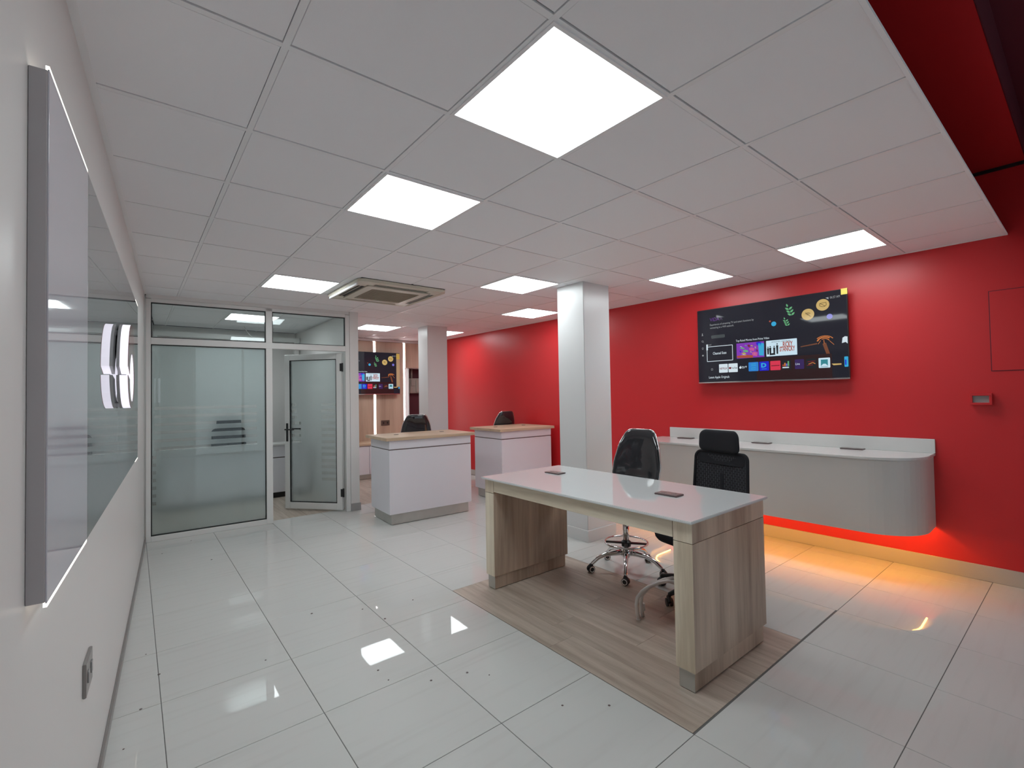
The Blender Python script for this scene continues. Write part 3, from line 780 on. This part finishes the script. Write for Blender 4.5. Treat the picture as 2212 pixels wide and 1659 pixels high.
def television(label, loc, rz, tagpart):
    t = thing('television', label, 'television', loc, rz)
    W_, H_ = 1.40, .80
    b = BM(); box(b, -W_ / 2, W_ / 2, -.018, .012, -H_ / 2, H_ / 2, .003); box(b, -W_ * .3, W_ * .3, .01, .05, -H_ * .38, H_ * .2, .01); obj('housing', b, BLACKP, t)
    b = BM(); box(b, -W_ / 2, W_ / 2, -.0195, -.012, -H_ / 2, -H_ / 2 + .012, .001); obj('bottom_trim', b, CHROME, t)
    b = BM(); box(b, -.09, .09, .05, .085, -.16, .12, .004); obj('wall_mount', b, BLACKP, t)
    sb = BM(); x0, x1, z1, z0 = -W_ / 2 + .006, W_ / 2 - .006, H_ / 2 - .006, -H_ / 2 + .015
    box(sb, x0, x1, -.0188, -.017, z0, z1); scr = obj('screen', sb, SCR, t)
    U = lambda u: x0 + (x1 - x0) * u
    V = lambda v: z1 - (z1 - z0) * v
    L = [0]
    def put(name, bm_, mat): return obj(name, bm_, C[mat], scr)
    def rect(name, mat, u0, v0, u1, v1, lay=1, rad=.0):
        b = BM(); pts = [(U(u0), V(v1)), (U(u1), V(v1)), (U(u1), V(v0)), (U(u0), V(v0))]
        if rad: pts = rpoly(pts, rad, 3)
        m = bmesh.new(); vs = [m.verts.new((p[0], -.0189 - .00025 * lay, p[1])) for p in pts]; m.faces.new(vs); add(b, m)
        return put(name, b, mat)
    def disc(b, u, v, ru, lay=1, n=24):
        m = bmesh.new(); r = ru * (x1 - x0); m.faces.new([m.verts.new((U(u) + r * math.cos(2 * PI * k / n), -.0189 - .00025 * lay, V(v) + r * math.sin(2 * PI * k / n))) for k in range(n)]); add(b, m); return b
    def poly(b, pts, lay=1):
        m = bmesh.new(); m.faces.new([m.verts.new((U(u), -.0189 - .00025 * lay, V(v))) for u, v in pts]); add(b, m); return b
    def line(b, a, c, wd, lay=2):
        p, q = Vector((U(a[0]), V(a[1]))), Vector((U(c[0]), V(c[1]))); d = (q - p).normalized(); n = Vector((-d.y, d.x)) * wd / 2
        m = bmesh.new(); m.faces.new([m.verts.new((s.x, -.0189 - .00025 * lay, s.y)) for s in (p - n, q - n, q + n, p + n)]); add(b, m); return b
    def txt(body, u, v, hgt, mat='grey', width=None, align='LEFT', lay=2, bold=0, name='caption'):
        return put(name, text_bm(body, hgt, U(u), V(v), -.0189 - .00025 * lay, align, None if width is None else width * (x1 - x0), bold), mat)
    rect('shade_block', 'maroon', .44, .72, .91, 1.0)
    txt('VIDA', .10, .165, .040, 'violet', .075); txt('A', .178, .163, .038, 'violetd', .022)
    txt('Experiences of streaming TV and smart functions by', .10, .225, .021, 'grey', .33)
    txt('connecting to a WiFi network.', .10, .267, .021, 'grey', .185)
    rect('button', 'dgrey', .107, .36, .215, .405, 1, .01)
    b = disc(BM(), .036, .325, .004); poly(b, [(.029, .352), (.043, .352), (.036, .330)]); put('icon', b, 'grey')
    b = BM(); 
    for k in range(12): line(b, (.036 + .0065 * math.cos(k * PI / 6), .43 + .011 * math.sin(k * PI / 6)), (.036 + .0065 * math.cos((k + 1) * PI / 6), .43 + .011 * math.sin((k + 1) * PI / 6)), .003)
    line(b, (.040, .438), (.045, .447), .003); put('icon', b, 'grey')
    b = BM(); 
    for p, q in (((.031, .52), (.041, .52)), ((.041, .52), (.041, .54)), ((.041, .54), (.031, .54)), ((.031, .54), (.031, .52)), ((.034, .545), (.038, .545))): line(b, p, q, .003)
    put('icon', b, 'grey')
    put('icon', disc(BM(), .036, .63, .0065), 'grey')
    txt('Saved', .07, .497, .018, 'grey', .035)
    b = BM()
    for p, q in (((.071, .515), (.27, .515)), ((.27, .515), (.27, .718)), ((.27, .718), (.071, .718)), ((.071, .718), (.071, .515))): line(b, p, q, .006)
    put('focus_frame', b, 'white')
    rect('scroll_mark', 'white', .066, .48, .078, .56, 3)
    txt('Channel Scan', .17, .628, .028, 'white', .105, 'CENTER', bold=.01)
    txt('Top-Rated Movies from Prime Video', .297, .482, .022, 'white', .235)
    # colourful poster: plain patches of colour
    rect('poster', 'purple', .30, .505, .496, .706, 1)
    rnd = random.Random(3)
    for nm, mat, lst in (('poster_patch', 'brick', [(.30, .66, .42, .706)]), ('poster_patch', 'cyan', [(.455, .52, .496, .69)]), ('poster_patch', 'navy', [(.44, .505, .48, .56), (.32, .60, .335, .63)]),
                         ('poster_patch', 'green', [(.325, .56, .36, .585), (.345, .595, .385, .63), (.36, .53, .375, .55)]), ('poster_patch', 'pink', [(.39, .57, .43, .62), (.41, .63, .45, .69)]), ('poster_patch', 'yel', [(.335, .63, .37, .655), (.40, .54, .42, .56)]), ('poster_patch', 'skin', [(.395, .62, .41, .64), (.43, .56, .44, .60), (.425, .65, .435, .67)]), ('poster_patch', 'white', [(.33, .655, .375, .668), (.32, .545, .345, .557)]), ('poster_patch', 'redd', [(.38, .53, .40, .57), (.44, .60, .452, .64)])):
        b = BM()
        for (a, c, d, e) in lst:
            poly(b, [(a, c + .01), ((a + d) / 2, c), (d, c + .015), (d - .004, e), (a + .006, e - .008)], 2)
        put(nm, b, mat)
    rect('poster', 'ice', .51, .506, .709, .705, 1, .004)
    txt('AMAZON ORIGINAL', .545, .534, .012, 'black', .125)
    txt('RICKY', .62, .600, .052, 'brick', .062, bold=.03); txt('STANICKY', .598, .652, .046, 'brick', .098, bold=.03)
    b = BM()
    for u, h in ((.522, .10), (.537, .105), (.563, .105), (.583, .135)):
        poly(b, [(u - .005, .68), (u + .005, .68), (u + .007, .68 - h * .8), (u - .007, .68 - h * .8)], 2); disc(b, u, .68 - h * .92, .0045, 2, 10)
    poly(b, [(.53, .69), (.57, .69), (.565, .665), (.535, .668)], 2); put('silhouette', b, 'black')
    # dim orange artwork
    b = BM(); poly(b, [(.73, .61), (.83, .585), (.83, .60), (.73, .62)]); poly(b, [(.86, .60), (.88, .59), (.90, .72), (.88, .72)]); put('artwork', b, 'orange2')
    b = BM()
    for r0, r1, a0, a1 in ((.056, .050, .15, .8), (.046, .036, .25, .95), (.030, .024, .1, .7)):
        for k in range(8):
            q0, q1 = PI * (a0 + (a1 - a0) * k / 8), PI * (a0 + (a1 - a0) * (k + 1) / 8)
            poly(b, [(.872 + r * math.cos(q), .575 - 1.25 * r * math.sin(q)) for r, q in ((r0, q0), (r0, q1), (r1, q1), (r1, q0))], 2)
    line(b, (.85, .56), (.835, .60), .004); line(b, (.90, .57), (.925, .62), .004); line(b, (.868, .555), (.87, .60), .005); put('artwork', b, 'orange')
    b = BM(); poly(b, [(.972, .55), (.985, .535), (.999, .54), (.999, .62), (.988, .60), (.968, .61)]); put('artwork', b, 'white')
    # app tiles
    A = [('white', .163, .231), ('white', .236, .305), (None, .317, .373), ('blue', .384, .453), ('navy', .459, .525), ('red', .534, .601), ('black', .610, .668), ('plum', .692, .748), ('black', .76, .822), ('ice', .834, .900), (None, .905, .97), ('cyan', .978, .999)]
    for c_, a, d in A:
        if c_: rect('app_tile', c_, a, .765, d, .882, 2, .006)
    txt('NETFLIX', .168, .838, .020, 'redd', .058, lay=3, bold=.02)
    b = BM(); poly(b, [(.240, .812), (.256, .812), (.256, .838), (.240, .838)], 3); put('icon', b, 'redd'); txt('YouTube', .258, .836, .018, 'black', .044, lay=3, bold=.02)
    b = disc(BM(), .325, .826, .0085, 2); poly(b, [(.325, .808), (.330, .800), (.328, .810)], 2); put('icon', b, 'white'); txt('tv+', .336, .840, .034, 'white', .036)
    b = BM()
    for v, a, d in ((.79, .40, .437), (.812, .40, .437), (.84, .402, .434)): line(b, (a, v), (d, v - .003), .007, 3)
    for k in range(6): line(b, (.402 + .0055 * k, .853 + .012 * math.sin(k * PI / 6)), (.402 + .0055 * (k + 1), .853 + .012 * math.sin((k + 1) * PI / 6)), .005, 3)
    put('app_mark', b, 'cyan')
    txt('D', .472, .838, .042, 'cyan', .036, lay=3, bold=.05); b = BM(); line(b, (.475, .86), (.508, .86), .004, 3); put('app_mark', b, 'cyan')
    b = BM(); line(b, (.54, .825), (.595, .825), .008, 3); put('app_mark', b, 'redd')
    for k, (h, mat) in enumerate(((.02, 'brick'), (.04, 'orange'), (.03, 'lav'), (.06, 'green'))): rect('app_mark', mat, .614 + .011 * k, .838 - h, .623 + .011 * k, .838, 3)
    rect('app_mark', 'white', .613, .848, .655, .862, 3, .003)
    txt('Live', .696, .832, .022, 'white', .026, lay=3)
    b = BM(); line(b, (.77, .80), (.815, .795), .006, 3); line(b, (.765, .845), (.80, .84), .006, 3); put('app_mark', b, 'redd'); b = BM(); line(b, (.775, .83), (.80, .812), .007, 3); line(b, (.80, .812), (.815, .828), .007, 3); put('app_mark', b, 'orange')
    b = BM(); poly(b, [(.847, .785), (.887, .785), (.887, .86), (.874, .835), (.860, .835), (.847, .86)], 3); line(b, (.847, .868), (.887, .868), .004, 3); put('app_mark', b, 'teal')
    b = BM(); poly(b, [(.908, .838), (.962, .84), (.962, .855), (.918, .858)], 2); put('artwork', b, 'gold')
    b = BM(); line(b, (.985, .80), (.985, .86), .01, 3); put('app_mark', b, 'navy')
    b = BM()
    for p, q in (((.101, .82), (.113, .82)), ((.113, .82), (.113, .842)), ((.113, .842), (.101, .842)), ((.101, .842), (.101, .82))): line(b, p, q, .003)
    put('icon', b, 'grey')
    txt('Latest Apple Originals', .081, .955, .026, 'white', .16)
    # leaves
    for (u, v, sz) in ((.672, .15, 1.0), (.648, .29, .72)):
        b = BM(); bx_, bz_ = U(u) + .01 * sz, V(v) - .055 * sz
        for k in range(4):
            px_, pz_ = bx_ - .010 * k * sz, bz_ + .028 * k * sz
            for a, ln in ((.75, .040), (2.55, .040)) if k < 3 else ((1.9, .034),):
                d = Vector((math.cos(a), math.sin(a))) * ln * sz; n = Vector((-d.y, d.x)) * .24
                p0 = Vector((px_, pz_)); m = bmesh.new()
                m.faces.new([m.verts.new((q.x, -.0194, q.y)) for q in (p0, p0 + d * .35 + n, p0 + d * .7 + n * .8, p0 + d, p0 + d * .7 - n * .8, p0 + d * .35 - n)]); add(b, m)
        put('leaf_motif', b, 'green')
    for (u, v) in ((.78, .235), (.868, .145)): put('coin', disc(BM(), u, v, .038, 2), 'gold')
    b = BM()
    for k, r in enumerate((.006, .013, .020)):
        for q in range(6):
            a0 = PI * .22 + PI * .56 * q / 6; a1 = PI * .22 + PI * .56 * (q + 1) / 6
            line(b, (.78 + r * math.cos(a0), .25 - 1.75 * r * math.sin(a0)), (.78 + r * math.cos(a1), .25 - 1.75 * r * math.sin(a1)), .004, 4)
    line(b, (.765, .21), (.796, .265), .004, 4); put('icon', b, 'goldd')
    b = BM()
    hx = [(.851, .125), (.887, .12), (.889, .15), (.880, .165), (.866, .168), (.851, .155)]
    for k in range(6): line(b, hx[k], hx[(k + 1) % 6], .004, 4)
    line(b, (.853, .125), (.882, .163), .004, 4); put('icon', b, 'goldd')
    put('orb', disc(BM(), .565, .30, .0165, 2), 'cyan'); put('orb', disc(BM(), .54, .262, .006, 2), 'brick'); put('orb', disc(BM(), .905, .29, .017, 2), 'lav')
    b = BM(); poly(b, [(.885, .068), (.902, .063), (.902, .09)], 2); put('icon', b, 'grey')
    txt('06:57 AM', .91, .085, .022, 'grey', .055)
    if tagpart == 'sticker':
        b = BM(); box(b, W_ / 2 - .046, W_ / 2 + .002, -.0205, -.0192, H_ / 2 - .052, H_ / 2 + .002, .0004); tg = obj('corner_sticker', b, YEL, t); tg['label'] = 'yellow corner sticker'
    else:
        b = BM(); box(b, W_ / 2 - .075, W_ / 2 - .005, -.024, -.020, -.26, H_ / 2 - .01, .001); tg = obj('protective_strip', b, CARD, t); tg['label'] = 'cardboard strip down the edge of the screen'
        b = BM(); box(b, W_ / 2 - .072, W_ / 2 - .008, -.0245, -.0238, H_ / 2 - .12, H_ / 2 - .015); obj('sticker', b, YEL, t)
    return t
tvy = 2.065
television('large television on the red wall above the floating counter', (rxw(tvy) - .088, tvy, 1.955), WROT, 'sticker')
television('television on the wood wall with cardboard strip down one side', (3.365, YB - .088, 1.915), 0, 'strip')

# ------------------------------------------------------------------ ceiling lights
LAB = ['square lit ceiling panel, nearest and largest of all', 'square lit ceiling panel one tile past the largest one', 'square lit ceiling panel right beside the air conditioner grille',
       'square lit ceiling panel just in front of the nearer pillar top', 'square lit ceiling panel above the stool and television edge by the red wall', 'square lit ceiling panel over the television, next to the raised red soffit',
       'square lit ceiling panel half hidden behind the nearer pillar', 'square lit ceiling panel before the wood wall with light strips', 'square lit ceiling panel peeking from behind the further pillar', 'square lit ceiling panel inside the glazed office']
for (i, j), lab in zip(LC, LAB):
    xc, yc = AX + .6 * i + .3, AY + .6 * j + .3
    t = thing('ceiling_light', lab, 'ceiling light', (xc, yc, CEIL), 0, 'square LED panels in the tiled ceiling')
    b = BM(); s = .297
    for q in ((-s, s, -s, -s + .014), (-s, s, s - .014, s), (-s, -s + .014, -s + .014, s - .014), (s - .014, s, -s + .014, s - .014)): box(b, *q, -.004, .02)
    obj('frame', b, BARM, t)
    b = BM(); box(b, -s + .0145, s - .0145, -s + .0145, s - .0145, -.002, .015); obj('diffuser', b, LIGHT, t)

# ------------------------------------------------------------------ air conditioner cassette
t = thing('air_conditioner', 'square cream ceiling cassette air conditioner with brown intake grille', 'air conditioner', ((AC[0] + AC[1]) / 2, (AC[2] + AC[3]) / 2, CEIL))
s = .474
def ringp(b, s0, s1, z0, z1, r0=.06):
    po = rpoly([(-s0, -s0), (s0, -s0), (s0, s0), (-s0, s0)], r0, 5); pi2 = rpoly([(-s1, -s1), (s1, -s1), (s1, s1), (-s1, s1)], .02, 5)
    m = bmesh.new(); n = len(po)
    V4 = [[m.verts.new((p[0], p[1], z)) for p in P_] for P_, z in ((po, z1), (po, z0), (pi2, z0 - .004), (pi2, z1))]
    for a in range(4):
        A_, B_ = V4[a], V4[(a + 1) % 4]
        for k in range(n): m.faces.new((A_[k], A_[(k + 1) % n], B_[(k + 1) % n], B_[k]))
    bmesh.ops.recalc_face_normals(m, faces=m.faces[:]); add(b, m)
b = BM(); ringp(b, s, .432, -.032, -.004, .07); obj('outer_frame', b, CREAM, t)
b = BM(); ringp(b, .34, .26, -.042, -.01, .03); obj('inner_frame', b, CREAM, t)
b = BM()
for k in range(4):
    m = bmesh.new(); box(m, -.43, -.345, -.43, -.29, -.034, -.01); box(m, -.43, -.345, .29, .43, -.034, -.01) if False else None
    box(m, -.345, -.29, -.43, -.345, -.034, -.01)
    bmesh.ops.transform(m, matrix=Matrix.Rotation(PI / 2 * k, 4, 'Z'), verts=m.verts[:]); obj('corner_cover', m, CREAM, t)
b.free()
b = BM(); box(b, -.43, .43, -.43, .43, -.0285, -.004); obj('inner_back', b, GASKET, t)
for k in range(4):
    m = bmesh.new(); box(m, -.29, .29, -.43, -.416, -.034, -.012)
    box(m, -.29, .29, -.388, -.382, -.034, -.014)
    if k == 3:
        bmesh.ops.transform(m, matrix=Matrix.Rotation(PI / 2 * k, 4, 'Z'), verts=m.verts[:])
    else:
        bmesh.ops.transform(m, matrix=Matrix.Rotation(PI / 2 * k, 4, 'Z'), verts=m.verts[:])
    obj('louver', m, CREAM, t)
b = BM(); box(b, -.262, .262, -.262, .262, -.035, -.02); g = obj('intake_grille', b, CREAMD, t)
b = BM()
for k in range(26): box(b, -.26 + k * .0206, -.2535 + k * .0206, -.26, .26, -.038, -.034)
obj('grille_slats', b, CREAMD, g)
b = BM(); box(b, -.470, -.458, -.40, .40, -.056, -.028, .003); obj('open_flap', b, PILLAR, t)

# ------------------------------------------------------------------ light strips on the wood wall
for x0, lab in ((3.597, 'upright white light strip behind the far television'), (4.212, 'upright white light strip between wood panel and dark recess')):
    z0 = .645 if x0 < 4 else .645
    t = thing('light_strip', lab, 'light strip', (x0, YB + .03, 0))
    b = BM(); box(b, -.0205, .0205, 0, .035, z0, 2.53); obj('channel', b, ALU, t)
    b = BM(); box(b, -.016, .016, -.022, -.0005, z0, 2.53, .003); obj('diffuser', b, LEDW, t)
# enclosure inside the recess
t = thing('meter_box', 'beige electrical enclosure inside the dark recess', 'electrical box', (4.56, 8.95, 1.70))
b = BM(); box(b, -.13, .16, -.10, 0, -.17, .14, .01, 2); obj('case', b, BOXG, t)
b = BM(); box(b, -.11, -.02, -.115, -.10, -.02, .11, .006); box(b, .0, .14, -.118, -.10, -.15, .10, .006); obj('cover', b, BOXG, t)
b = BM(); tube(b, [(-.07, -.05, .14), (-.07, -.05, .345)], .022, 10); obj('conduit', b, BOXG, t, smooth=True)

# ------------------------------------------------------------------ left wall sign
def sign_panel():
    y0, y1 = 1.35, 4.40
    L = (y1 - y0) / math.cos(LROT)
    t = thing('wall_sign', 'tall glossy wall sign of three sheets with light behind its edges', 'sign', (lx(y0), y0, 0), LROT)
    # local: +Y along the wall, +X into the room
    D0, D1, Z0, Z1 = .0005, .032, 1.062, 2.158
    segs = [0, .555, 1.52, L]
    b = BM(); box(b, D0, D1 - .003, 0, .553, Z0, Z1, .001); o = obj('return_box', b, PANELS, t)
    b = BM(); box(b, D0, D1 - .003, .557, L, Z0, Z1, .001); obj('return_box', b, PANELS, t)
    for k in range(3):
        b = BM(); box(b, D1 - .0028, D1, segs[k] + .001, segs[k + 1] - .0015, Z0 - .002, Z1 + .002, .0004)
        obj('sheet', b, PANELM if k == 0 else PANELD, t)
    for z in (Z0 - .006, Z1 + .006):
        for a, c in ((.004, .55), (L - .25, L - .004)):
            b = BM(); box(b, .0255, .0316, a, c, z - .0045, z + .0045); obj('led_strip', b, LEDS, t)
    for yy in (.005,):
        pass
sign_panel()
def sign_letter():
    # open curl letter standing off the panel; local (a along wall, z up), extruded towards the room
    yl = 2.70
    t = thing('sign_letter', 'curl shaped glowing letter standing off the glossy wall panel', 'sign letter', (lx(yl) , yl, 0), LROT)
    zc, a0 = 1.60, .215
    outer, inner = [], []
    n = 36
    for k in range(n + 1):
        q = PI + .07 + (2 * PI - .14) * k / n if False else (-PI + .10) + (2 * PI - .20) * k / n
        outer.append((a0 + .215 * math.cos(q), zc + (.232 if q > 0 else .165) * math.sin(q)))
        inner.append((a0 + .03 + .140 * math.cos(q), zc - .02 + .115 * math.sin(q)))
    def build(d0, d1, mat, name):
        b = BM()
        for k in range(n):
            prism(b, [outer[k], outer[k + 1], inner[k + 1], inner[k]], d0, d1, mapf=lambda a, z, d: Vector((d, a, z)))
        bmesh.ops.remove_doubles(b, verts=b.verts[:], dist=1e-5)
        return obj(name, b, mat, t)
    build(.038, .049, LETTERG, 'rim')
    build(.049, .0775, LETTERW, 'lit_return')
    build(.0775, .0795, LETTERR, 'face')
    b = BM(); box(b, .0322, .040, .10, .13, zc + .17, zc + .19); box(b, .0322, .040, .10, .13, zc - .16, zc - .14); obj('standoff', b, LETTERG, t)
sign_letter()

def socket(name, lab, loc, rz, mat, wd=.15, hg=.088):
    t = thing(name, lab, 'socket', loc, rz)
    b = BM(); box(b, -wd / 2, wd / 2, -.010, 0, -hg / 2, hg / 2, .002, 2); obj('plate', b, mat, t)
    for s in (-1, 1):
        b = BM(); box(b, s * wd * .24 - .012, s * wd * .24 + .012, -.014, -.010, -.018, .02, .001); obj('switch', b, BLACKP if mat is BROWNP else SKIRTG, t)
socket('wall_socket', 'grey double socket low on the white wall', (lx(2.17), 2.17, .555), PI / 2 + LROT, SOCK, .15, .11)
socket('wall_socket', 'brown double socket on the wood wall over the counter', (3.80, YB, .965), 0, BROWNP, .17, .10)

# red wall fittings
t = thing('call_point', 'small red box with grey window on the red wall', 'wall box', (rxw(.56), .56, 1.372), WROT)
b = BM()
for q in ((-.06, .06, -.055, 0, .026, .043), (-.06, .06, -.055, 0, -.043, -.026), (-.06, -.045, -.055, 0, -.026, .026), (.045, .06, -.055, 0, -.026, .026)): box(b, *q, .0015)
obj('housing', b, RED, t)
b = BM(); box(b, -.045, .045, -.035, -.02, -.026, .026); obj('window', b, SKIRTG, t)
t = thing('access_panel', 'flush red access panel outlined on the red wall', 'access panel', (rxw(.2), .2, 1.882), WROT)
b = BM(); box(b, -.302, .302, -.004, 0, -.302, .302); obj('rebate', b, REDDARK, t)
b = BM(); box(b, -.297, .297, -.007, -.004, -.297, .297, .001); obj('leaf', b, RED, t)

# ------------------------------------------------------------------ small things on the floor
b = BM(); rnd = random.Random(11)
for x, y in [(.219, 5.674), (.475, 5.983), (.564, 5.147), (1.24, 3.236), (1.574, 3.14), (1.027, 2.466), (1.033, 2.348), (1.577, 1.624), (1.744, 1.482), (1.38, 2.137), (1.457, 2.044), (.582, 2.975), (.06, 3.50), (.11, 3.2), (.03, 2.9), (-.03, 2.62), (1.3, 3.0), (.95, 3.4), (1.2, 2.2)]:
    r = rnd.uniform(.004, .008)
    lathe(b, [(r, .0003), (r * .8, r * .35), (r * .3, r * .5)], (x, y, 0), 7)
tag(obj('floor_grit', b, GREYBOX), 'dark specks of grit scattered over the floor tiles', 'grit', kind='stuff')
for k, (x, y) in enumerate(((2.547, 1.905), (2.604, 1.912))):
    b = BM()
    dx = .012 * k
    tube(b, [(x, y, .0), (x - .012, y - .001, .05), (x - .022, y - .003, .10), (x - .018, y - .008, .145), (x + .012 + dx, y - .02, .180), (x + .06 + dx, y - .04, .205), (x + .13 + dx, y - .065, .220), (x + .20 + dx, y - .09, .222), (x + .27 + dx, y - .12, .195), (x + .32 + dx, y - .16, .13), (x + .345 + dx, y - .20, .02)], .0118, 10)
    o = obj('cable_conduit', b, PVCW, smooth=True)
    tag(o, ['pale bent conduit rising from the wood inlay beneath the desk, outer one', 'pale bent conduit with a collar beneath the desk, inner one'][k], 'conduit')
    b = BM(); lathe(b, [(.0125, .04), (.0155, .042), (.0155, .085), (.0125, .088)] if k else [(.0125, .0), (.015, .001), (.015, .006), (.0125, .007)], (x, y, 0), 12); obj('collar', b, PVCW, o, smooth=True)
b = BM()
pts = [(1.33 + .42 * k / 16, 8.2, CEIL + .005 - .205 * math.sin(PI * k / 16) ** .8) for k in range(17)]
tube(b, pts, .005, 8); tag(obj('hanging_cable', b, PVCW, smooth=True), 'thin white cable looping down from the office ceiling', 'cable')
